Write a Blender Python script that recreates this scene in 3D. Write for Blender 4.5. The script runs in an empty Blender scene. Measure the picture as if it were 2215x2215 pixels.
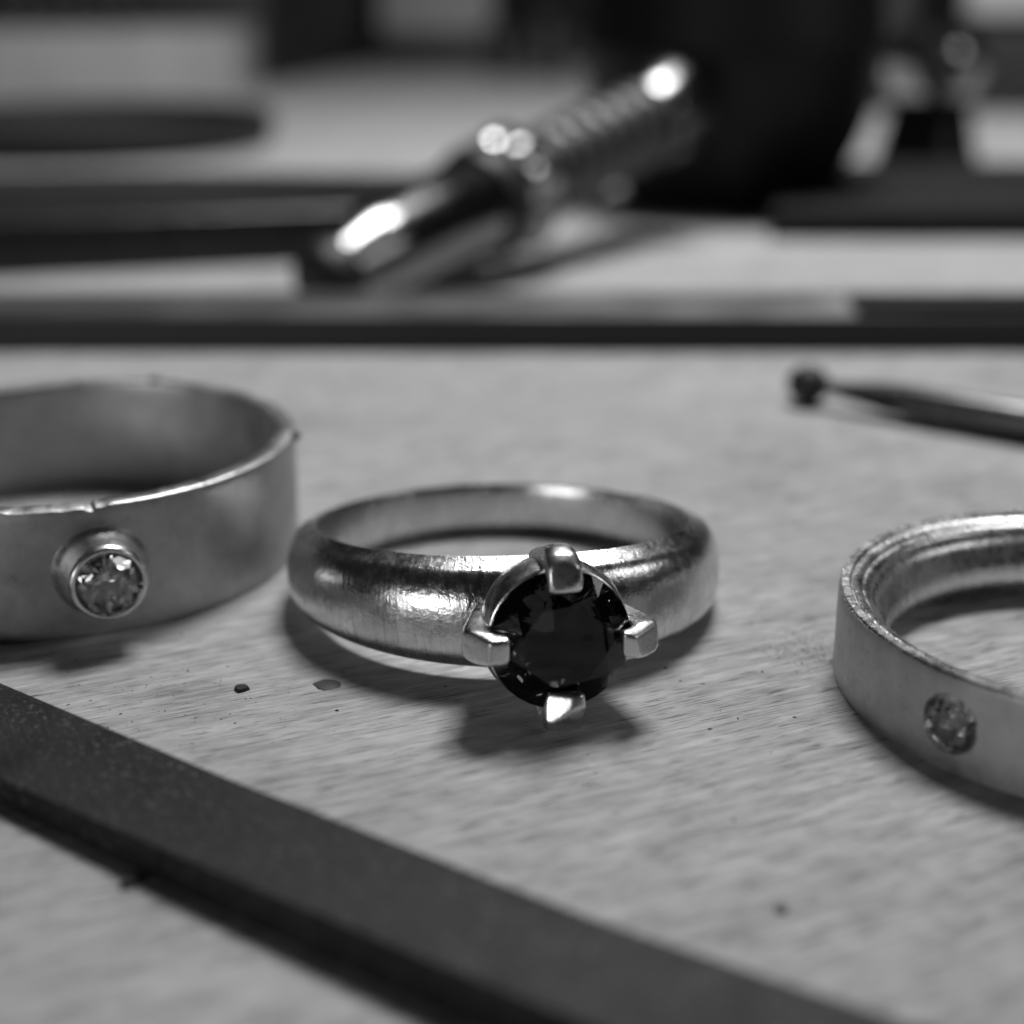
import bpy, bmesh, math, random
from math import sin, cos, pi, radians as R, sqrt
from mathutils import Vector, Matrix, noise as mnoise

random.seed(7)
MM = 0.001                       # everything is laid out in millimetres
C = bpy.context.scene.collection
S = bpy.context.scene

# ------------------------------------------------------------------ camera
cd = bpy.data.cameras.new("camera"); cam = bpy.data.objects.new("camera", cd); C.objects.link(cam)
cd.sensor_width = 36.0; cd.sensor_height = 36.0; cd.lens = 52.0
cd.clip_start = 0.002; cd.clip_end = 20.0
cam.location = (0, 0, 28 * MM)
cam.rotation_euler = (R(90 - 19.29), 0, 0)
cd.dof.use_dof = True; cd.dof.focus_distance = 61.5 * MM; cd.dof.aperture_fstop = 25.0
S.camera = cam

# ------------------------------------------------------------------ world and lamps
w = bpy.data.worlds.new("World"); S.world = w; w.use_nodes = True
w.node_tree.nodes["Background"].inputs[0].default_value = (1, 1, 1, 1)
w.node_tree.nodes["Background"].inputs[1].default_value = 0.010

def lamp(name, loc, target, sx, sy, power, spread=180):
    l = bpy.data.lights.new(name, 'AREA'); l.shape = 'RECTANGLE'; l.size = sx * MM; l.size_y = sy * MM
    l.energy = power; l.spread = R(spread); l.color = (1, 1, 1)
    o = bpy.data.objects.new(name, l); C.objects.link(o)
    o.location = Vector(loc) * MM
    o.rotation_euler = (Vector(target) - Vector(loc)).to_track_quat('-Z', 'Y').to_euler()
    return o
lamp("bench_lamp", (52, 222, 300), (44, 250, 0), 118, 90, 1.02, 150)
lamp("window_light", (-300, -315, 84), (0, 67, 4), 200, 46, 0.33)
lamp("side_lamp", (298, 22, 200), (0, 70, 0), 110, 80, 0.09)

S.view_settings.view_transform = 'Standard'; S.view_settings.look = 'None'
S.view_settings.exposure = 0.0; S.view_settings.gamma = 1.0
cy = S.cycles
cy.max_bounces = 20; cy.transmission_bounces = 16; cy.glossy_bounces = 10; cy.diffuse_bounces = 5
cy.sample_clamp_indirect = 8.0; cy.blur_glossy = 0.3
cy.use_denoising = True

# ------------------------------------------------------------------ material helpers
class NT:
    def __init__(s, name):
        s.m = bpy.data.materials.new(name); s.m.use_nodes = True
        s.t = s.m.node_tree; s.n = s.t.nodes; s.b = s.n["Principled BSDF"]
    def link(s, a, b): s.t.links.new(a, b)
    def coord(s, kind='Object'): return s.n.new("ShaderNodeTexCoord").outputs[kind]
    def map(s, v, scale=(1, 1, 1), rot=(0, 0, 0), loc=(0, 0, 0)):
        q = s.n.new("ShaderNodeMapping"); s.link(v, q.inputs[0])
        q.inputs['Scale'].default_value = scale; q.inputs['Rotation'].default_value = rot; q.inputs['Location'].default_value = loc
        return q.outputs[0]
    def noise(s, v, scale=1.0, detail=3.0, rough=0.55, dist=0.0):
        q = s.n.new("ShaderNodeTexNoise"); s.link(v, q.inputs['Vector'])
        q.inputs['Scale'].default_value = scale; q.inputs['Detail'].default_value = detail
        q.inputs['Roughness'].default_value = rough; q.inputs['Distortion'].default_value = dist
        return q.outputs[0]
    def ramp(s, f, a, b, lo=0.0, hi=1.0):
        q = s.n.new("ShaderNodeMapRange"); q.clamp = True; s.link(f, q.inputs[0])
        q.inputs[1].default_value = a; q.inputs[2].default_value = b
        q.inputs[3].default_value = lo; q.inputs[4].default_value = hi
        return q.outputs[0]
    def math(s, op, a, b=None):
        q = s.n.new("ShaderNodeMath"); q.operation = op
        for i, x in enumerate((a, b)):
            if x is None: continue
            if isinstance(x, (int, float)): q.inputs[i].default_value = x
            else: s.link(x, q.inputs[i])
        return q.outputs[0]
    def grey(s, f):
        q = s.n.new("ShaderNodeCombineColor")
        for i in range(3): s.link(f, q.inputs[i])
        return q.outputs[0]
    def bump(s, h, dist_mm, strength=1.0, prev=None):
        q = s.n.new("ShaderNodeBump"); q.inputs['Strength'].default_value = strength
        q.inputs['Distance'].default_value = dist_mm * MM; s.link(h, q.inputs['Height'])
        if prev is not None: s.link(prev, q.inputs['Normal'])
        return q.outputs[0]
    def set(s, **k):
        for a, b in k.items():
            i = s.b.inputs[{'base': 'Base Color', 'rough': 'Roughness', 'metal': 'Metallic', 'normal': 'Normal', 'ior': 'IOR',
                            'coat': 'Coat Weight', 'coatr': 'Coat Roughness', 'trans': 'Transmission Weight', 'spec': 'Specular IOR Level'}[a]]
            if isinstance(b, (int, float)):
                i.default_value = (b, b, b, 1) if a == 'base' else b
            else: s.link(b, i)
        return s.m

def simple(name, base, rough, metal=0.0, var=0.15, scale=0.6, bump=0.0, bscale=4.0, **k):
    """grey material with mottled tone and gloss; scale in features per mm"""
    t = NT(name); v = t.map(t.coord(), (1000, 1000, 1000))
    n = t.noise(v, scale, 5, 0.6)
    t.set(base=t.grey(t.ramp(n, 0.25, 0.75, base * (1 - var), base * (1 + var))), metal=metal,
          rough=t.ramp(t.noise(v, scale * 2.3, 4, 0.6), 0.25, 0.75, max(0.02, rough - 0.08), rough + 0.08), **k)
    if bump: t.set(normal=t.bump(t.noise(v, bscale, 4, 0.6), bump))
    return t.m

def wood_mat(name, base=0.42, ang=24):
    t = NT(name)
    v = t.map(t.map(t.coord(), (1000, 1000, 1000)), rot=(0, 0, R(-ang)))
    fine = t.noise(t.map(v, (0.34, 10.5, 4)), 1.0, 4, 0.65)
    mid = t.noise(t.map(v, (0.22, 1.9, 1), loc=(3, 7, 0)), 1.0, 4, 0.6, 0.4)
    broad = t.noise(t.map(v, (0.05, 0.22, .2), loc=(11, 2, 0)), 1.0, 3, 0.55, 0.8)
    blot = t.noise(t.map(v, (0.55, 0.9, 1), loc=(1, 9, 3)), 1.0, 5, 0.62)
    pores = t.noise(t.map(v, (0.55, 13.0, 4), loc=(5, 5, 5)), 1.0, 2, 0.5)
    c = t.math('ADD', t.ramp(fine, .25, .75, -.16, .15), t.ramp(mid, .3, .7, -.11, .08))
    c = t.math('ADD', c, t.ramp(broad, .3, .7, -.05, .05))
    c = t.math('ADD', c, t.ramp(blot, .3, .7, -.07, .05))
    c = t.math('SUBTRACT', c, t.ramp(pores, .60, .74, 0, .32))
    glint = t.noise(t.map(v, (.33, 10.0, 4), loc=(9, 2, 7)), 1.0, 3, 0.6)  # sparkle along the grain, painted as paler lines in the colour
    c = t.math('ADD', c, t.ramp(glint, .60, .76, 0, .26))
    # grey smudges of metal dust rubbed into the wood
    sm = t.noise(t.map(v, (0.13, 0.22, 1), loc=(14, 6, 2)), 1.0, 6, 0.65, 0.6)
    c = t.math('SUBTRACT', c, t.ramp(sm, .54, .72, 0, .12))
    c = t.math('ADD', c, base)
    t.set(base=t.grey(c), rough=t.ramp(fine, .3, .7, .34, .6), spec=.5)
    h = t.math('ADD', t.math('MULTIPLY', fine, .8), t.math('MULTIPLY', mid, 1.0))
    h = t.math('SUBTRACT', h, t.ramp(pores, .62, .78, 0, .8))
    t.set(normal=t.bump(h, 0.075, 0.95))
    return t.m

def silver_mat(name, base=0.62, rough=0.30, scratch=0.0, uscale=9.0, vscale=0.55, stain=0.25, pit=0.004, slant=0.0):
    """hand-worked silver: UV is in mm round the ring (u) and across the profile (v)"""
    t = NT(name)
    uv = t.map(t.coord('UV'), rot=(0, 0, slant))
    o = t.map(t.coord(), (1000, 1000, 1000))
    mot = t.noise(o, 0.55, 6, 0.62, 0.3)
    spots = t.noise(o, 2.6, 5, 0.65)
    br = t.math('ADD', t.ramp(mot, .3, .7, -stain * .5, stain * .4), t.ramp(spots, .58, .75, 0, -stain * .6))
    if scratch > .013:
        s2 = t.noise(t.map(uv, (uscale * 1.3, vscale * .45, 1), loc=(3, 8, 0)), 1.0, 5, .75)
        br = t.math('ADD', br, t.math('ADD', t.ramp(s2, .54, .72, 0, -.42), t.ramp(s2, .30, .44, .15, 0)))
    t.set(base=t.grey(t.math('ADD', br, base)), metal=1.0,
          rough=t.ramp(t.math('ADD', mot, spots), .75, 1.3, rough - .05, rough + .12))
    sc = t.noise(t.map(uv, (uscale, vscale, 1)), 1.0, 4, 0.7)
    ham = t.noise(o, 3.2, 3, 0.6)
    n = t.bump(t.noise(o, 14.0, 3, 0.6), pit)
    if scratch: n = t.bump(sc, scratch, 1.0, n)
    n = t.bump(ham, 0.030 if scratch > .013 else .018, 0.6, n)
    t.set(normal=n)
    return t.m

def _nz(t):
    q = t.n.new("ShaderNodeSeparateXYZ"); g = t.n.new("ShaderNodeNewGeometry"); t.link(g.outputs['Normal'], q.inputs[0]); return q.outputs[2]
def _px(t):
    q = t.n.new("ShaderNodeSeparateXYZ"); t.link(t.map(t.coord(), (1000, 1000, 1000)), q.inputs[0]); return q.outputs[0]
M = {}
M['wood'] = wood_mat('bench_wood')
M['silver_band'] = silver_mat('matte_silver_sheet', .48, .48, 0.006, 1.2, 3.0, .20, .003)
M['silver_rim'] = silver_mat('filed_silver_edge', .72, .30, 0.012, 6.0, 1.0, .20, .004)
M['silver_shank'] = silver_mat('brushed_silver', .72, .20, 0.016, 5.0, 0.8, .30, .004, slant=0.12)
M['silver_prong'] = silver_mat('filed_silver_claw', .78, .26, 0.0, 4, 4, .14, .002)
M['silver_turned'] = silver_mat('turned_silver', .82, .25, 0.030, 4.5, 0.9, .22, .005)
M['solder'] = simple('oxidised_solder', .03, .55, .3)
t = NT('clear_stone'); M['clear_gem'] = t.set(base=.48, rough=0.0, trans=1.0, ior=2.3)
t = NT('smoky_stone'); M['smoky_gem'] = t.set(base=.62, rough=0.03, trans=1.0, ior=1.75)
t = NT('black_stone'); M['black_gem'] = t.set(base=.045, rough=0.01, trans=1.0, ior=1.47)
t = NT('file_steel'); v = t.map(t.coord(), (1000, 1000, 1000))
sp = t.noise(v, 5.0, 4, .7); cl = t.noise(v, .5, 5, .6)
cu = t.noise(t.map(t.map(v, rot=(0, 0, R(62))), (.5, 7, 1)), 1, 2, .5); c2 = t.noise(t.map(t.map(v, rot=(0, 0, R(5))), (.5, 7, 1)), 1, 2, .5)
M['file_steel'] = t.set(base=t.grey(t.math('ADD', t.ramp(cl, .3, .7, .009, .020), t.ramp(sp, .58, .78, 0, .28))), spec=.25,
    rough=t.ramp(cl, .3, .7, .5, .65), normal=t.bump(t.math('ADD', cu, c2), .05, .7))
t = NT('worn_bar_steel_lit_top'); v = t.map(t.coord(), (1000, 1000, 1000))
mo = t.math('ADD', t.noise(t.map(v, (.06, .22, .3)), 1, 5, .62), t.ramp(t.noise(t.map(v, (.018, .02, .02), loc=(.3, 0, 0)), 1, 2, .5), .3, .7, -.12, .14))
M['bar_steel'] = t.set(base=t.grey(t.math('ADD', .018, t.math('MULTIPLY', t.ramp(mo, .42, .64, .01, .22), t.math('MULTIPLY', t.ramp(_nz(t), .6, .95), t.ramp(_px(t), -40, 5, .22, 1))))), rough=.6)  # mottled wear; lit top and shaded front put into the colour, darker leftwards
M['strip_steel'] = simple('dark_strip_steel', .008, .7, 0, .4, .2, spec=.2)
M['block_steel'] = simple('black_block', .02, .30, 0, .35, .1)
M['rubber'] = simple('black_rubber', .003, .5, 0, .2, .3, spec=.25)
M['oring'] = simple('black_ring_rubber', .006, .5)
M['chrome'] = simple('worn_chrome', .20, .19, 1, .12, .25)
M['dull_chrome'] = simple('dull_chrome', .12, .46, 1, .15, .3)
M['bright_chrome'] = simple('bright_chrome', .34, .16, 1, .15, .3)
M['burr_steel'] = simple('burr_steel', .13, .34, 1, .2, .6)
M['burr_dark'] = simple('burr_cutting_head', .05, .5, .8, .3, 2.0, .03, 5.0)
M['stake_steel'] = simple('dark_polished_steel', .14, .20, 1, .2, .2)
M['pale_wood'] = simple('pale_block_wood', .36, .6, 0, .12, .05)
M['dark_paint'] = simple('dark_paint', .018, .55, 0, .3, .03)
M['wall'] = simple('dark_wall', .010, .8, 0, .3, .02)
M['card'] = simple('pale_card', .34, .7, 0, .1, .04)
M['lid'] = simple('pale_lid', .34, .5, 0, .1, .04)
M['tray'] = simple('black_tray', .006, .6, 0, .3, .05)
M['chip'] = simple('black_chip', .02, .5, .2, .5, 3)
M['flake'] = simple('grey_flake', .06, .6, .2, .35, 5, .02, 6)
M['filings'] = simple('metal_filings', .10, .4, .6, .6, 1)

# ------------------------------------------------------------------ object helpers
def tag(o, label=None, cat=None, group=None, kind=None):
    if label: o['label'] = label
    if cat: o['category'] = cat
    if group: o['group'] = group
    if kind: o['kind'] = kind
    return o
LOC = {}
def thing(name, loc, label, cat, group=None):
    o = bpy.data.objects.new(name, None); C.objects.link(o)
    o.empty_display_size = 0.003
    o.location = Vector(loc) * MM; LOC[o] = Vector(loc)
    return tag(o, label, cat, group)
def build(name, verts, faces, mat, parent=None, uvs=None, sharp=35, origin=None, flat=False):
    """verts in world millimetres -> one mesh object; uvs: one per vertex-corner (per face list)"""
    base = LOC.get(parent, Vector((0, 0, 0))) if parent else Vector(origin or (0, 0, 0))
    me = bpy.data.meshes.new(name)
    me.from_pydata([((Vector(v) - base) * MM)[:] for v in verts], [], faces)
    if uvs:
        l = me.uv_layers.new(name="UVMap"); k = 0
        for f in uvs:
            for c in f: l.data[k].uv = c; k += 1
    bm = bmesh.new(); bm.from_mesh(me); bmesh.ops.recalc_face_normals(bm, faces=bm.faces); bm.to_mesh(me); bm.free()
    if not flat:
        me.shade_smooth(); me.set_sharp_from_angle(angle=R(sharp))
    me.materials.append(mat)
    o = bpy.data.objects.new(name, me); C.objects.link(o)
    if parent: o.parent = parent; LOC[o] = base
    else: o.location = base * MM
    return o
def frame(axis, up=(0, 0, 1)):
    """3x3 whose z is axis"""
    z = Vector(axis).normalized(); x = Vector(up).cross(z)
    if x.length < 1e-5: x = Vector((1, 0, 0))
    x.normalize(); return Matrix((x, z.cross(x), z)).transposed()
def lathe(profile, origin, axis=(0, 0, 1), n=96, closed=False, jitter=None, up=(0, 0, 1)):
    """profile [(r, a)] spun round axis; returns verts, faces, uvs"""
    F = frame(axis, up); O = Vector(origin); vs = []; fs = []; uvs = []
    m = len(profile)
    ln = [0]
    for i in range(1, m + 1):
        a, b = profile[i - 1], profile[i % m]; ln.append(ln[-1] + math.hypot(a[0] - b[0], a[1] - b[1]))
    for k in range(n):
        a = 2 * pi * k / n
        for j, (r, h) in enumerate(profile):
            if jitter: r, h = jitter(a, r, h, j)
            vs.append(O + F @ Vector((r * cos(a), r * sin(a), h)))
    ref = max(p[0] for p in profile)
    for k in range(n):
        k2 = (k + 1) % n
        for j in range(m if closed else m - 1):
            j2 = (j + 1) % m
            fs.append((k * m + j, k2 * m + j, k2 * m + j2, k * m + j2))
            u0, u1 = 2 * pi * k / n * ref, 2 * pi * (k + 1) / n * ref
            uvs.append(((u0, ln[j]), (u1, ln[j]), (u1, ln[j + 1]), (u0, ln[j + 1])))
    if not closed:
        for j, s in ((0, 1), (m - 1, -1)):
            if profile[j][0] > 1e-6:
                f = [k * m + j for k in range(n)]
                fs.append(tuple(f if s > 0 else f[::-1])); uvs.append(tuple((0, 0) for _ in f))
    return vs, fs, uvs
def add_lathe(name, profile, origin, axis, mat, parent, n=64, closed=False, **k):
    jit = k.pop('jitter', None)
    v, f, u = lathe(profile, origin, axis, n, closed, jit)
    if not closed and (profile[0][0] < 1e-6 or profile[-1][0] < 1e-6):
        return weld(build(name, v, f, mat, parent, u, **k))
    return build(name, v, f, mat, parent, u, **k)
def weld(o, d=1e-7):
    bm = bmesh.new(); bm.from_mesh(o.data); bmesh.ops.remove_doubles(bm, verts=bm.verts, dist=d)
    bmesh.ops.recalc_face_normals(bm, faces=bm.faces); bm.to_mesh(o.data); bm.free(); return o
def slab(poly_top, h0, h1, poly_bot=None, bev=0.15, seg=2, dense=0):
    """prism over polygon (list of xy) with its top edge eased; returns verts, faces"""
    poly_bot = poly_bot or poly_top
    bm = bmesh.new()
    b = [bm.verts.new((x, y, h0)) for x, y in poly_bot]; t = [bm.verts.new((x, y, h1)) for x, y in poly_top]
    n = len(b)
    bm.faces.new(b[::-1]); bm.faces.new(t)
    for i in range(n): bm.faces.new((b[i], b[(i + 1) % n], t[(i + 1) % n], t[i]))
    if bev:
        es = [e for e in bm.edges if any(v in t for v in e.verts)]
        bmesh.ops.bevel(bm, geom=es, offset=bev, segments=seg, affect='EDGES', profile=0.5)
    bm.verts.index_update()
    vs = [v.co.copy() for v in bm.verts]; fs = [tuple(v.index for v in f.verts) for f in bm.faces]
    bm.free(); return vs, fs
def boxpoly(cx, cy_, wx, wy, rot=0):
    c, s = cos(rot), sin(rot)
    return [(cx + c * x - s * y, cy_ + s * x + c * y) for x, y in ((-wx / 2, -wy / 2), (wx / 2, -wy / 2), (wx / 2, wy / 2), (-wx / 2, wy / 2))]
def cut(o, cutter):
    md = o.modifiers.new("cut", 'BOOLEAN'); md.object = cutter; md.operation = 'DIFFERENCE'; md.solver = 'EXACT'
    dg = bpy.context.evaluated_depsgraph_get(); me = bpy.data.meshes.new_from_object(o.evaluated_get(dg))
    o.modifiers.clear(); o.data = me
    bpy.data.objects.remove(cutter)

def brilliant(Rg, table=.57, crown=.155, pav=.43, girdle=.02, n=16, rm=.80):
    """round brilliant cut about +z, girdle at z=0"""
    V = []; Fc = []
    rt = Rg * table; hc = 2 * Rg * crown; hg = girdle * Rg; hp = 2 * Rg * pav
    def add(r, a, z): V.append((r * cos(a), r * sin(a), z)); return len(V) - 1
    q = pi / 4
    T = [add(rt, k * q, hg + hc) for k in range(8)]
    r_m = rm * Rg
    zm = hg + hc * (Rg - r_m * cos(q / 2)) / (Rg - rt)
    Mi = [add(r_m, (k + .5) * q, zm) for k in range(8)]
    N = 32
    Gt = [add(Rg, k * 2 * pi / N, hg) for k in range(N)]; Gb = [add(Rg, k * 2 * pi / N, -hg) for k in range(N)]
    Fc.append(tuple(T))
    for k in range(8):
        k2 = (k + 1) % 8; g = 4 * k
        Fc.append((T[k], Mi[k], T[k2]))
        Fc.append((T[k], Mi[k - 1], Gt[g], Mi[k]))
        for a, b in ((0, 2), (2, 4)):
            Fc.append((Mi[k], Gt[(g + a) % N], Gt[(g + a + 1) % N], Gt[(g + b) % N]))
    for k in range(N): Fc.append((Gt[k], Gb[k], Gb[(k + 1) % N], Gt[(k + 1) % N]))
    cu = add(0, 0, -hg - hp); rl = .30 * Rg
    zl = -hg - hp * (Rg - rl * cos(q / 2)) / Rg
    L = [add(rl, (k + .5) * q, zl) for k in range(8)]
    for k in range(8):
        g = 4 * k
        Fc.append((cu, L[k], Gb[g], L[k - 1]))
        for a, b in ((0, 2), (2, 4)):
            Fc.append((L[k], Gb[(g + b) % N], Gb[(g + a + 1) % N], Gb[(g + a) % N]))
    return V, Fc
def place(V, O, F): return [Vector(O) + F @ Vector(v) for v in V]

# ------------------------------------------------------------------ setting
v, f = slab([(-420, -260), (420, -260), (420, 690), (-420, 690)], -26, 0, bev=0)
tag(build('workbench_top', v, f, M['wood'], flat=True), 'pale scratched wooden bench top', None, None, 'structure')
v, f = slab([(-420, 692), (420, 692), (420, 712), (-420, 712)], -26, 260, bev=0)
tag(build('back_wall', v, f, M['wall'], flat=True), 'dark wall behind the bench', None, None, 'structure')

# ------------------------------------------------------------------ left ring: wide flat band with a tube-set stone
cx, cyy, Ro, Ri, H = -23.65, 74.0, 12.2, 11.25, 6.3
t = thing('wide_band_ring', (cx, cyy, 0), 'wide flat silver band with a clear stone in a protruding tube setting', 'ring')
prof = [(Ro, .10), (Ro, H - .10), (Ro - .10, H), (Ri + .10, H), (Ri, H - .08), (Ri, .08), (Ri + .1, 0), (Ro - .1, 0)]
# finer across the wall for small dents
wall = [(Ro, .10 + (H - .2) * i / 14) for i in range(15)]
inner = [(Ri, H - .08 - (H - .16) * i / 10) for i in range(11)]
prof = wall + [(Ro - .04, H - .03), (Ro - .10, H), (Ri + .08, H), (Ri + .02, H - .03)] + inner + [(Ri + .08, 0), (Ro - .08, 0)]
bez_ang = R(-90 + 23.9)
def dent(a, r, h, j):
    k = mnoise.noise(Vector((cos(a) * 4, sin(a) * 4, h * .35))) * .018
    r += k
    if h > H - .3:
        h += mnoise.noise(Vector((cos(a) * 30, sin(a) * 30, 3))) * .014
        d = (a - (bez_ang % (2 * pi)) + .02)
        h -= .22 * math.exp(-(d / .012) ** 2)                     # nick at the solder seam
        if -.30 < d < .06 and r > Ro - .2: h -= .05 + .07 * abs(mnoise.noise(Vector((a * 60, 1, 1))))
    return r, h
v, f, u = lathe(prof, (cx, cyy, 0), n=420, closed=True, jitter=dent)
band = build('band', v, f, M['silver_band'], t, u, sharp=30)
band.data.materials.append(M['silver_rim'])
for p in band.data.polygons:
    if p.center.z > (H - .06) * MM: p.material_index = 1
ax = Vector((cos(bez_ang), sin(bez_ang), .02)).normalized(); bo = Vector((cx, cyy, 2.92)) + ax * Ro
L = 1.95; ro, ri = 1.76, 1.50
tube = [(ri, -1.0), (2.30, -.40), (2.16, -.02), (2.02, .14), (1.90, .36), (1.83, .7), (ro + .02, L - .40), (ro - .02, L - .16), (ro - .12, L - .03), (ri + .07, L), (ri, L - .03), (ri, L - .55), (ri - .25, L - .60), (ri - .25, -1.0)]
bz = add_lathe('bezel', tube, bo, ax, M['silver_prong'], t, 72, closed=True, sharp=50)
add_lathe('bezel_floor', [(0, -.95), (ri - .24, -.95), (ri - .24, -.85), (0, -.85)], bo, ax, M['silver_prong'], bz, 48)
V, Fc = brilliant(ri - .012, .56, .16, .41)
build('gemstone', place(V, bo + ax * (L - .30), frame(ax) @ Matrix.Rotation(.2, 3, 'Z')), Fc, M['clear_gem'], t, flat=True)
def blob(name, c, r, mat, parent, sq=(1, 1, .8), seed=0, origin=None, sub=2, amp=.3):
    bm = bmesh.new(); bmesh.ops.create_icosphere(bm, subdivisions=sub, radius=1)
    vs = []
    for x in bm.verts:
        k = 1 + amp * mnoise.noise(x.co * 1.7 + Vector((seed, seed * 2, 0)))
        vs.append(Vector(c) + Vector((x.co.x * sq[0], x.co.y * sq[1], x.co.z * sq[2])) * r * k)
    bm.verts.index_update(); fs = [tuple(q.index for q in p.verts) for p in bm.faces]; bm.free()
    return build(name, vs, fs, mat, parent, origin=origin, sharp=60)
a = R(90 - 12); blob('solder_bead', (cx + 11.7 * cos(a), cyy + 11.7 * sin(a), H + .02), .38, M['solder'], t, seed=1)
a = R(4); blob('solder_bead', (cx + 12.2 * cos(a), cyy + 12.2 * sin(a), H - .25), .36, M['solder'], t, seed=2)

# ------------------------------------------------------------------ middle ring: solitaire with a black stone
al = R(5.0); Ri0 = 8.95
C0 = Vector((-.45, 67.6, 10.4 * sin(al) + 1.33 * cos(al)))
T0 = Matrix.Rotation(-al, 3, 'X')
gph = R(10.5)
t = thing('solitaire_ring', (C0.x, C0.y, 0), 'silver ring with a large round black stone held by four claws', 'ring')
def smooth(x): x = max(0, min(1, x)); return x * x * (3 - 2 * x)
n = 360; vs = []; m = None; lens = None
for k in range(n):
    a = 2 * pi * k / n                                # angle from the stone's direction
    d = abs(((a + pi) % (2 * pi)) - pi) / pi          # 0 at the stone, 1 at the back
    wd = 1.33 + 1.10 * (1 - smooth(d * 1.15)); th = 1.42 + .28 * (1 - smooth(d * 1.3))
    wob = mnoise.noise(Vector((cos(a) * 3, sin(a) * 3, 5))) * .03
    pr = []
    for i in range(6): pr.append((Ri0 - .06 * sin(pi * i / 5), -wd * .93 + 1.86 * wd * i / 5))
    pr += [(Ri0 + .03, wd * .985), (Ri0 + .10, wd), (Ri0 + .16, wd * .99), (Ri0 + .44, wd * .90)]
    for i in range(2, 21):
        q = pi / 2 - pi * i / 22
        z = wd * .93 * (abs(sin(q)) ** .80) * (1 if q > 0 else -1)
        z -= .30 * wd * (1 - (z / wd) ** 2)
        pr.append((Ri0 + .44 + (th - .44) * (abs(cos(q)) ** .85) + wob, z + wob * .5))
    pr += [(Ri0 + .45, -wd * .96), (Ri0 + .14, -wd), (Ri0 + .05, -wd * .985)]
    m = len(pr)
    aa = -pi / 2 + gph + a
    for r, z in pr: vs.append(C0 + T0 @ Vector((r * cos(aa), r * sin(aa), z)))
    if k == 0:
        lens = [0]
        for i in range(m): lens.append(lens[-1] + math.hypot(pr[i][0] - pr[(i + 1) % m][0], pr[i][1] - pr[(i + 1) % m][1]))
fs = []; uv = []
for k in range(n):
    k2 = (k + 1) % n
    for j in range(m):
        j2 = (j + 1) % m; fs.append((k * m + j, k2 * m + j, k2 * m + j2, k * m + j2))
        u0, u1 = 2 * pi * k / n * 10, 2 * pi * (k + 1) / n * 10
        uv.append(((u0, lens[j]), (u1, lens[j]), (u1, lens[j + 1]), (u0, lens[j + 1])))
build('shank', vs, fs, M['silver_shank'], t, uv, sharp=32)
gax = (T0 @ Vector((sin(gph), -cos(gph), .0))).normalized()
gup = (T0 @ Vector((0, 0, 1)))
gx = gup.cross(gax).normalized(); GF = Matrix((gx, gax.cross(gx), gax)).transposed()     # x right, y up, z towards viewer
GO = C0 + T0 @ Vector((13.15 * sin(gph), -13.15 * cos(gph), .02))
RG = 2.93
V, Fc = brilliant(RG, .60, .14, .36, .025)
build('gemstone', place(V, GO, GF @ Matrix.Rotation(R(31), 3, 'Z')), Fc, M['black_gem'], t, flat=True)
def glathe(name, prof, mat, parent, nn=72, closed=True, **k):
    v, f, u = lathe(prof, (0, 0, 0), n=nn, closed=closed)
    return build(name, place(v, GO, GF), f, mat, parent, u, **k)
bk = glathe('basket', [(2.70, -.62), (2.84, -.26), (2.93, -.28), (3.02, -.45), (3.12, -1.1), (3.02, -1.9), (2.75, -3.0), (2.4, -3.6), (2.0, -3.5), (2.3, -2.6)], M['silver_prong'], t, sharp=50)
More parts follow.
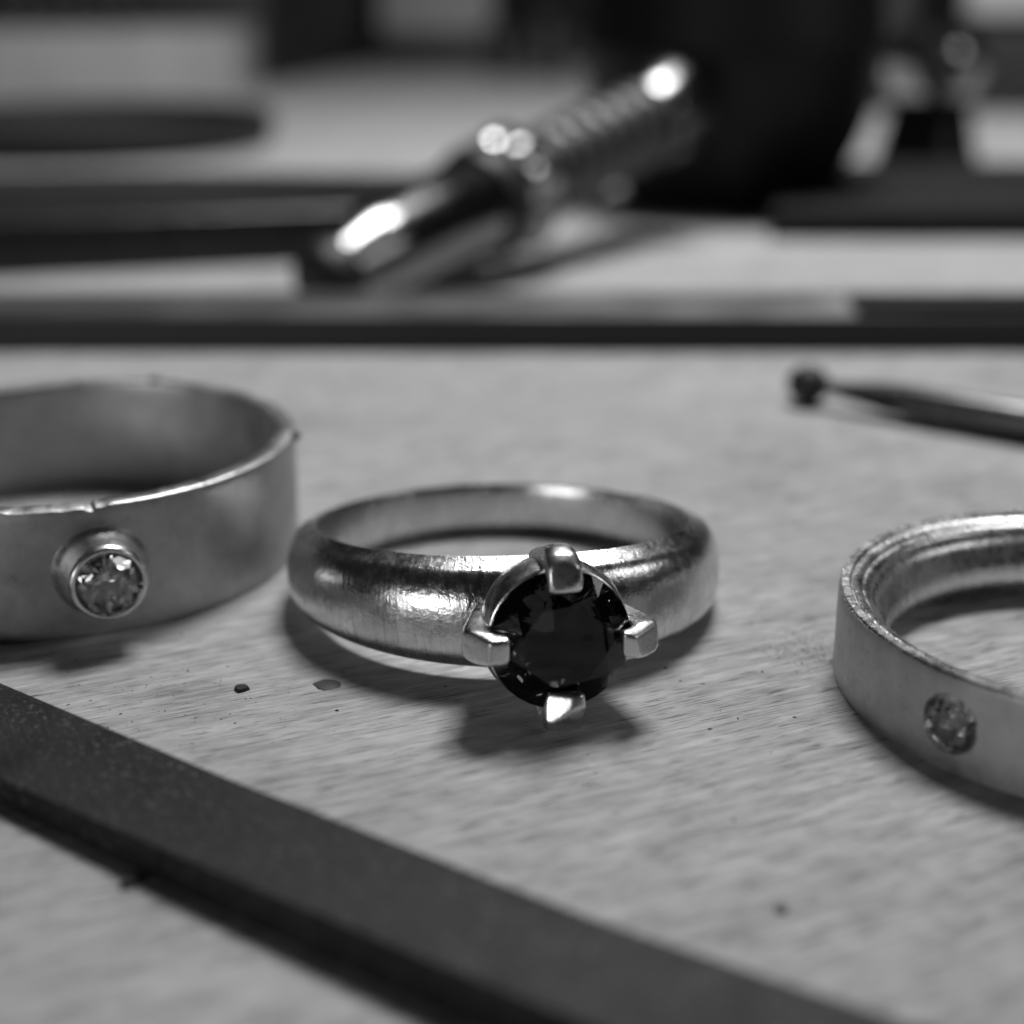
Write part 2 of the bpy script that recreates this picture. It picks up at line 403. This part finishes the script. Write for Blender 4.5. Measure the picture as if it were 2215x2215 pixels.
def prong(ang, wid, seed, rnd_tip, cuts, reach):
    """claw: rounded bar swept from the basket foot up past the girdle and bent over the stone"""
    path = [(2.5, -3.2, 1.0), (2.85, -2.2, 1.0), (3.2, -1.1, 1.0), (3.42, -.35, 1.0), (3.48, .15, 1.0), (3.40, .55, 1.0), (3.12, .90, .97), (2.74, 1.08, .92), (2.30, 1.10, .84)] if not rnd_tip else [(2.5, -3.2, 1.0), (2.85, -2.2, 1.0), (3.2, -1.1, 1.0), (3.40, -.35, 1.0), (3.45, .15, 1.0), (3.36, .55, .98), (3.10, .90, .94), (2.74, 1.05, .88), (2.34, 1.02, .86)]
    path = [(r + reach * max(0, (a - .4) / .7), a, s) for r, a, s in path]
    if rnd_tip: path = [(r, a, s * (.84 + .2 * max(0, i - 3) / 5)) for i, (r, a, s) in enumerate(path)]
    thk = [.7, .7, .72, .76, .78, .78, .72, .60, .40]
    ns = 16; vs = []; rnd = random.Random(seed)
    ca, sa = cos(ang), sin(ang)
    for i, (r, a, s) in enumerate(path):
        p0 = path[max(0, i - 1)]; p1 = path[min(len(path) - 1, i + 1)]
        d = Vector((p1[0] - p0[0], p1[1] - p0[1])).normalized(); nn = Vector((d.y, -d.x))     # outward normal in (r,a)
        for k in range(ns):
            q = 2 * pi * k / ns
            ex = .74 if rnd_tip else .52
            tx = math.copysign(abs(cos(q)) ** ex, cos(q)) * wid / 2 * s
            tn = math.copysign(abs(sin(q)) ** ex, sin(q)) * thk[i] / 1.35
            tx *= 1 + rnd.uniform(-.03, .03)
            rr = r + nn.x * tn; az = a + nn.y * tn
            vs.append(Vector((ca * rr - sa * tx, sa * rr + ca * tx, az)))
    fs = []
    for i in range(len(path) - 1):
        for k in range(ns):
            k2 = (k + 1) % ns; fs.append((i * ns + k, i * ns + k2, (i + 1) * ns + k2, (i + 1) * ns + k))
    fs.append(tuple(range(ns))[::-1]); fs.append(tuple((len(path) - 1) * ns + k for k in range(ns)))
    bm = bmesh.new(); bv = [bm.verts.new(q) for q in vs]
    for f in fs: bm.faces.new([bv[i] for i in f])
    bmesh.ops.recalc_face_normals(bm, faces=bm.faces)
    for pt, nrm in cuts:                                            # flats left by the file
        nv = GF.transposed() @ Vector(nrm); p = Vector((ca * pt[0] - sa * pt[1], sa * pt[0] + ca * pt[1], pt[2]))
        bmesh.ops.bisect_plane(bm, geom=bm.verts[:] + bm.edges[:] + bm.faces[:], plane_co=p, plane_no=nv.normalized(), clear_outer=True, dist=1e-5)
        bmesh.ops.holes_fill(bm, edges=[e for e in bm.edges if e.is_boundary], sides=0)
    bm.verts.index_update()
    vs = [q.co.copy() for q in bm.verts]; fs = [tuple(q.index for q in f.verts) for f in bm.faces]; bm.free()
    o = build('prong', place(vs, GO, GF), fs, M['silver_prong'], t, sharp=50)
    r_ = o.modifiers.new('solid', 'REMESH'); r_.mode = 'VOXEL'; r_.voxel_size = .06 * MM; r_.use_smooth_shade = True
    r_ = o.modifiers.new('worn edges', 'SMOOTH'); r_.factor = .5; r_.iterations = 26
# (point on the plane as radial, tangential, axial), outward normal in world space
CUTS = [[((2.52, 0, 1.40), (.05, -.93, .30))],
        [((2.7, 0, 1.36), (.12, -.98, .05)), ((2.9, -.60, .9), (-.05, -.25, .97)), ((3.5, 0, .85), (-.65, -.72, .1))],
        [((2.30, 0, 1.36), (-.26, -.90, .33))],
        [((2.7, 0, 1.34), (.05, -.98, .02)), ((2.9, .56, .9), (.28, -.30, .92)), ((3.35, 0, 1.0), (.75, -.62, .2))]]
for i, (dg, wd) in enumerate(((91, 1.62), (178.5, 1.36), (270, 1.80), (1, 1.34))): prong(R(dg), wd, i, i == 0, CUTS[i], (0, 0, -.42, 0)[i])

# ------------------------------------------------------------------ right ring: turned band with a stepped edge and a flush stone
cx, cyy, Ro, Ri, H = 25.5, 57.36, 11.52, 9.30, 4.0
t = thing('stepped_band_ring', (cx, cyy, 0), 'silver band with grooved inner edge and a dark stone sunk flush in its side', 'ring')
prof = [(Ro - .05, 0.0)] + [(Ro, .06 + 3.72 * i / 10) for i in range(11)] + [
    (Ro - .04, 3.90), (Ro - .12, 4.0), (Ro - .44, 3.99), (Ro - .50, 3.92), (Ro - .53, 3.80), (Ro - .60, 3.80), (Ro - .66, 3.90), (Ro - .82, 3.88),
    (Ro - .98, 3.80), (Ro - 1.02, 3.66), (Ro - 1.10, 3.66), (Ro - 1.26, 3.60), (Ro - 1.42, 3.44), (Ro - 1.46, 3.24), (Ro - 1.55, 3.20), (Ro - 1.74, 2.98), (Ro - 1.88, 2.66), (Ro - 1.92, 2.44),
    (Ro - 2.06, 2.2), (Ro - 2.16, 1.85), (Ri + .01, 1.5), (Ri, 1.1), (Ri + .14, .85), (Ri + .6, .5), (Ri + 1.0, 0.0)]
def jit(a, r, h, j):
    if j > 11: r += mnoise.noise(Vector((cos(a) * 60, sin(a) * 60, j * 3.1))) * .014; h += mnoise.noise(Vector((cos(a) * 50, sin(a) * 50, j * 2.1 + 9))) * .010
    else: r += mnoise.noise(Vector((cos(a) * 4, sin(a) * 4, h * .5))) * .03
    return r, h
v, f, u = lathe(prof, (cx, cyy, 0), n=400, closed=True, jitter=jit)
band = build('band', v, f, M['silver_turned'], t, u, sharp=40)
band.data.materials.append(M['silver_band'])
ga = R(-90 - 51.2); ax = Vector((cos(ga), sin(ga), 0)); go = Vector((cx, cyy, 1.95)) + ax * Ro
vv, ff, uu = lathe([(0, .6), (1.22, .6), (1.22, -.60), (.85, -.85), (0, -.85)], go, ax, 40)
ct = weld(build('cutter', vv, ff, M['silver_band'], t, None))
bpy.context.view_layer.update(); cut(band, ct)
for p in band.data.polygons:
    c = p.center
    if math.hypot(c.x, c.y) > (Ro - .07) * MM and c.z < 3.9 * MM: p.material_index = 1
band.data.shade_smooth(); band.data.set_sharp_from_angle(angle=R(38))
V, Fc = brilliant(1.14, .54, .17, .30, .03)
build('gemstone', place(V, go + ax * -.26, frame(ax) @ Matrix.Rotation(.3, 3, 'Z')), Fc, M['smoky_gem'], t, flat=True)
add_lathe('seat', [(1.17, -.5), (1.15, -.16), (1.17, -.06), (1.20, -.03), (1.23, -.05), (1.25, -.2), (1.25, -.5)], go, ax, M['silver_prong'], t, 56, closed=True, sharp=60)

# ------------------------------------------------------------------ foreground flat file
def interp(pts, n):
    out = []
    for i in range(len(pts) - 1):
        for k in range(n): out.append(Vector(pts[i]).lerp(Vector(pts[i + 1]), k / n))
    return out + [Vector(pts[-1])]
far = [(-38, 67.2), (-21.2, 55.5), (-10.2, 47.0), (-.1, 39.75), (2.75, 37.7), (10.5, 32.9), (20, 27.6)]
near = [(19.5, 22.4), (10, 27.9), (-.2, 34.6), (-9.5, 41.0), (-18.5, 47.4), (-38, 60.3)]
v, f = slab(far[::-1] + near[::-1], 0, 1.15, bev=.12, seg=3)
for q in v:
    if q.z > .5: q.z += max(-.1, .03 * (q.x + 18))
tag(build('flat_file', v, f, M['file_steel'], origin=(-9, 44, 0), sharp=30), 'dark grey flat steel file crossing the bottom left corner in the foreground', 'file')

# ------------------------------------------------------------------ long bar across the middle, strip on it
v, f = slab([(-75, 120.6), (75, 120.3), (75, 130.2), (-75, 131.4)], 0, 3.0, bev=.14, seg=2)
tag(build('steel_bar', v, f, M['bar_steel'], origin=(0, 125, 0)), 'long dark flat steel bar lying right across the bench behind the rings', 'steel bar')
v, f = slab([(28.6, 120.9), (74, 120.8), (74, 125.4), (28.8, 125.6)], 3.0, 4.0, bev=.15, seg=2)
tag(build('steel_strip', v, f, M['strip_steel'], origin=(50, 123, 3.0)), 'short black strip lying on the right end of the long steel bar', 'steel strip')

# ------------------------------------------------------------------ rotary burr at the right
p0 = Vector((21.3, 103.6, 1.5)); p1 = Vector((52, 80.6, 1.2)); ax = (p1 - p0).normalized()
t = thing('rotary_burr', (p0.x, p0.y, 0), 'slim steel rotary burr with a small round dark head, lying right of centre', 'burr')
add_lathe('head', [(0, -1.5), (.7, -1.34), (1.2, -.85), (1.48, 0), (1.28, .85), (.75, 1.3), (.5, 1.4)], p0, ax, M['burr_dark'], t, 32)
add_lathe('neck', [(.5, 1.0), (.52, 2.2), (.75, 4.0), (1.05, 6.0), (1.12, 7.4)], p0, ax, M['burr_dark'], t, 32)
add_lathe('shank', [(1.12, 7.4), (1.17, 7.6), (1.175, 37), (1.0, 37.3), (0, 37.3)], p0, ax, M['burr_steel'], t, 40)

# ------------------------------------------------------------------ pin vise leaning on the black bulb
F0 = Vector((-16.8, 134.4, 3.45)); B0 = Vector((20.8, 188.0, 15.2)); ax = (B0 - F0).normalized()
t = thing('pin_vise', F0.xy.to_3d(), 'shiny metal pin vise with a black ring, leaning against the round black bulb', 'hand tool')
add_lathe('nose', [(1.5, 1.25), (3.4, 1.2), (3.6, 1.35), (4.6, 5.4), (4.85, 6.6), (4.95, 8), (5.1, 14), (5.3, 22), (4.8, 23)], F0, ax, M['chrome'], t, 72)
add_lathe('rubber_tip', [(0, -1.5), (2.4, -1.6), (3.2, -1.25), (3.55, -.4), (3.65, 1.25), (0, 1.3)], F0, ax, M['oring'], t, 40)
add_lathe('retaining_ring', [(3.6, 22.4), (5.6, 22.8), (6.1, 24.3), (5.6, 25.8), (3.6, 26.2)], F0, ax, M['oring'], t, 48)
def knurl(a, r, h, j): return (r + (.30 * cos(a * 9) if 1 <= j <= 4 else 0), h)
add_lathe('collar', [(3.6, 25.8), (5.6, 26.2), (5.9, 27), (6.4, 29.4), (6.1, 31), (5.6, 31.8), (3.6, 32.2)], F0, ax, M['bright_chrome'], t, 144, jitter=knurl, sharp=60)
rib = [(3.9, 31.9)]
for i in range(7):
    s = 32.6 + i * 3.5; rib += [(3.7, s), (4.7, s + .5), (4.95, s + 1.2), (4.8, s + 1.9), (3.7, s + 2.4)]
add_lathe('grip', rib + [(4.0, 57.4)], F0, ax, M['dull_chrome'], t, 64)
add_lathe('end_cap', [(4.0, 57), (5.0, 57.2), (5.3, 58), (6.2, 61.6), (6.3, 62.2), (6.0, 63.2), (5.0, 64.2), (2.2, 64.6), (0, 64.7)], F0, ax, M['chrome'], t, 64)

# black bulb
bc = (29.8, 209.0, 0)
t = thing('rubber_bulb', bc, 'large round black rubber bulb standing behind the shiny pin vise', 'rubber bulb')
add_lathe('bulb', [(0, 0), (12.5, 0), (13.5, .5), (15.2, 4), (17.6, 9), (19.4, 14.5), (20.2, 20.5), (20.4, 21.2), (20.4, 21.8), (20.2, 22.4), (19.6, 28.5), (17.5, 34.5), (13, 39), (8, 42), (5.5, 44)], bc, (0, 0, 1), M['rubber'], t, 72)
add_lathe('nozzle', [(5.5, 43.8), (5.8, 46), (3.6, 49), (2.6, 62), (2.2, 75), (0, 75.2)], bc, (0, 0, 1), M['rubber'], t, 40)

# steel stake right of it
sc = (67.8, 248, 0)
t = thing('steel_stake', sc, 'shiny dark steel stake with a flared foot, standing right of the black bulb', 'stake')
add_lathe('foot', [(0, 0), (8.4, 0), (8.6, .6), (8.3, 2.2), (7.4, 5.2), (6.6, 9.0), (6.0, 12.6)], sc, (0, 0, 1), M['stake_steel'], t, 64)
add_lathe('head', [(6.0, 12.5), (6.6, 13.6), (7.6, 15.4), (8.2, 17.4), (8.0, 19.4), (7.0, 21.4), (4.6, 22.6), (3.6, 23.0), (3.4, 38), (0, 38.4)], sc, (0, 0, 1), M['bright_chrome'], t, 64)

# dark plate lying at the right
v, f = slab([(31, 179.5), (150, 178), (150, 238), (44, 236)], 0, 3.4, bev=.5, seg=2)
tag(build('steel_plate', v, f, M['strip_steel'], origin=(90, 200, 0)), 'black flat steel plate lying in front of the shiny stake at the right edge', 'steel plate')

# black block at the left behind the bar
v, f = slab([(-130, 149.5), (-56, 153.8), (-11.0, 166.5), (-9.5, 198), (-50, 202), (-140, 190)], 0, 5.8, bev=.6, seg=3)
tag(build('bench_block', v, f, M['block_steel'], origin=(-60, 175, 0)), 'low black bench block at the left, reaching in behind the pin vise', 'bench block')

# black round tray at far left
tc = (-84, 296, 0)
t = thing('round_tray', tc, 'low round black tray lying in front of the pale wooden block', 'tray')
add_lathe('dish', [(0, 0), (35.5, 0), (36.8, 1.2), (37.3, 3), (37.5, 6.0), (36.7, 6.6), (35.7, 6.0), (35, 3), (33, 1.6), (0, 1.6)], tc, (0, 0, 1), M['tray'], t, 96)

# pale wooden block with burs
v, f = slab([(-230, 436), (-99, 436), (-82, 460), (-82, 500), (-230, 500)], 0, 18.4, bev=1.0, seg=3)
tag(build('wooden_block', v, f, M['pale_wood'], origin=(-150, 465, 0)), 'pale wooden tool block at the upper left, holding upright burs', 'tool block')
bur = None
def bur_parts(t, base):
    add_lathe('shank', [(0, 0), (1.6, 0), (1.6, 16), (1.1, 18)], base, (0, 0, 1), M['burr_steel'], t, 20)
    add_lathe('head', [(1.1, 18), (1.9, 19.5), (2.6, 22), (1.9, 25), (0, 26)], base, (0, 0, 1), M['burr_dark'], t, 20)
xs = [-152.5, -146.5, -139, -132.5, -126, -119.5, -112.5]
for i, x in enumerate(xs):
    loc = (x, 447 + (i % 2) * 6, 18.4)
    lab = 'thin bur standing upright in the pale wooden block, ' + ('leftmost of the seven', 'second from the left', 'third from the left', 'in the middle of the row', 'third from the right', 'second from the right', 'rightmost of the seven')[i]
    if i == 0:
        bur = thing('standing_bur', loc, lab, 'bur', 'burs standing in the wooden block'); bur_parts(bur, Vector(loc))
    else:
        c = bur.copy(); C.objects.link(c); c.location = Vector(loc) * MM; c['label'] = lab
        for ch in bur.children:
            d = ch.copy(); C.objects.link(d); d.parent = c

# dark toolbox behind the block, low case with a pale box, pale-lidded case at the right
v, f = slab([(-190, 506), (-80, 506), (-60, 655), (-190, 655)], 0, 52, bev=1.5)
t = thing('toolbox', (-130, 580, 0), 'large dark toolbox standing behind the pale wooden block', 'toolbox')
build('body', v, f, M['dark_paint'], t)
v, f = slab([(-191, 505), (-79, 505), (-59, 656), (-191, 656)], 52.2, 62, bev=1.5)
build('lid', v, f, M['dark_paint'], t)
v, f = slab([(-58, 648), (34, 640), (34, 686), (-58, 686)], 0, 12.6, bev=1)
tag(build('dark_case', v, f, M['dark_paint'], origin=(-10, 665, 0)), 'low dark case against the wall with a pale box on it', 'case')
v, f = slab([(-55.5, 652), (-8, 650), (-8, 682), (-55.5, 682)], 12.6, 44, bev=1)
t = thing('card_box', (-32, 665, 12.6), 'small pale box standing on the low dark case near the top', 'box')
build('body', v, f, M['card'], t)
v, f = slab([(-56.2, 651.3), (-7.3, 649.3), (-7.3, 682.7), (-56.2, 682.7)], 36, 46, bev=1)
build('lid', v, f, M['card'], t)
v, f = slab([(114, 386), (230, 372), (230, 450), (116, 460)], 0, 22.8, bev=1)
t = thing('lidded_case', (160, 415, 0), 'dark case with a pale lid at the upper right edge', 'case')
build('body', v, f, M['dark_paint'], t)
v, f = slab([(112.8, 384.5), (231.5, 370), (231.5, 452), (115, 462)], 23, 31, bev=1.2)
build('lid', v, f, M['lid'], t)

v, f = slab([(64, 392), (110, 390), (110, 440), (64, 440)], 0, 34, bev=1.2)
t = thing('dark_box', (87, 415, 0), 'plain dark box between the black bulb and the pale-lidded case', 'box')
build('body', v, f, M['dark_paint'], t)
v, f = slab([(63, 391), (111, 389), (111, 441), (63, 441)], 34.2, 40, bev=1.2)
build('lid', v, f, M['dark_paint'], t)
for x, y, h, lab in ((-4, 560, 17, 'small dull metal canister standing far back, left one of two beside the bulb'), (13, 545, 21, 'taller dull metal canister far back, half hidden by the black bulb')):
    t = thing('metal_canister', (x, y, 0), lab, 'canister', 'canisters at the back of the bench')
    add_lathe('body', [(0, 0), (5.6, 0), (6, .6), (6, h - 4.2), (5.4, h - 3.6)], (x, y, 0), (0, 0, 1), M['stake_steel'], t, 40)
    add_lathe('lid', [(5.3, h - 3.6), (6.3, h - 3.5), (6.3, h - .8), (5.6, h), (0, h + .2)], (x, y, 0), (0, 0, 1), M['dull_chrome'], t, 40)
# ------------------------------------------------------------------ debris on the bench
def chip(name, c, sx, sy, h, rot, mat, label, cat, seed):
    rnd = random.Random(seed); k = 11; pts = []
    for i in range(k):
        q = 2 * pi * i / k; s = rnd.uniform(.8, 1.1)
        x, y = sx * s * cos(q), sy * s * sin(q)
        pts.append((c[0] + x * cos(rot) - y * sin(rot), c[1] + x * sin(rot) + y * cos(rot)))
    v, f = slab([(c[0] + (x - c[0]) * .85, c[1] + (y - c[1]) * .85) for x, y in pts], 0, h, pts, bev=.02, seg=1)
    return tag(build(name, v, f, mat, origin=(c[0], c[1], 0), sharp=25), label, cat)
chip('black_chip', (-11.55, 57.05), .36, .34, .16, .5, M['chip'], 'tiny black chip on the bench between the wide band and the solitaire', 'chip', 3)
chip('grey_flake', (-7.95, 57.5), .62, .52, .05, .1, M['flake'], 'small flat grey flake beside the shadow of the solitaire', 'flake', 5)
def U(x, y):
    u = (x - 1107.5) / 3200; v_ = (y - 1107.5) / 3200; th = R(19.29)
    d = Vector((u, cos(th) - v_ * sin(th), -sin(th) - v_ * cos(th))); k = -28 / d.z
    return d.x * k, d.y * k
chip('dark_crumb', U(280, 1912), .42, .36, .2, .9, M['chip'], 'dark crumb on the bench just below the file at the lower left', 'crumb', 8)
chip('dark_crumb', U(1690, 1968), .25, .25, .1, .3, M['flake'], 'grey crumb alone on the open wood at the lower right', 'crumb', 9)
# filings: far too many to count
vs = []; fs = []
rnd = random.Random(4)
def speck(x, y, r):
    k = len(vs); a = rnd.uniform(0, pi); e = rnd.uniform(.6, 1.6)
    for i in range(5):
        q = a + 2 * pi * i / 5; s = rnd.uniform(.7, 1.2)
        vs.append((x + r * s * cos(q) * e, y + r * s * sin(q), .003))
    vs.append((x, y, r * rnd.uniform(.5, 1.0)))
    for i in range(5): fs.append((k + i, k + (i + 1) % 5, k + 5))
for i in range(520):
    x, y = rnd.uniform(-32, 34), rnd.uniform(36, 105)
    speck(x, y, .025 + .05 * rnd.random() ** 3)
for i in range(46):
    x, y = U(rnd.uniform(60, 1750), rnd.gauss(1500, 90)); speck(x, y, .035 + .06 * rnd.random() ** 2)
for i in range(150):
    x, y = U(rnd.gauss(330, 260), rnd.gauss(1520, 50)); speck(x, y, .02 + .04 * rnd.random() ** 2)
for i in range(420):
    x, y = U(rnd.gauss(1740, 45), rnd.gauss(1392, 28)); speck(x, y, .02 + .03 * rnd.random() ** 2)
tag(build('metal_filings', vs, fs, M['filings'], flat=True), 'fine metal filings and dust scattered over the bench', None, None, 'stuff')
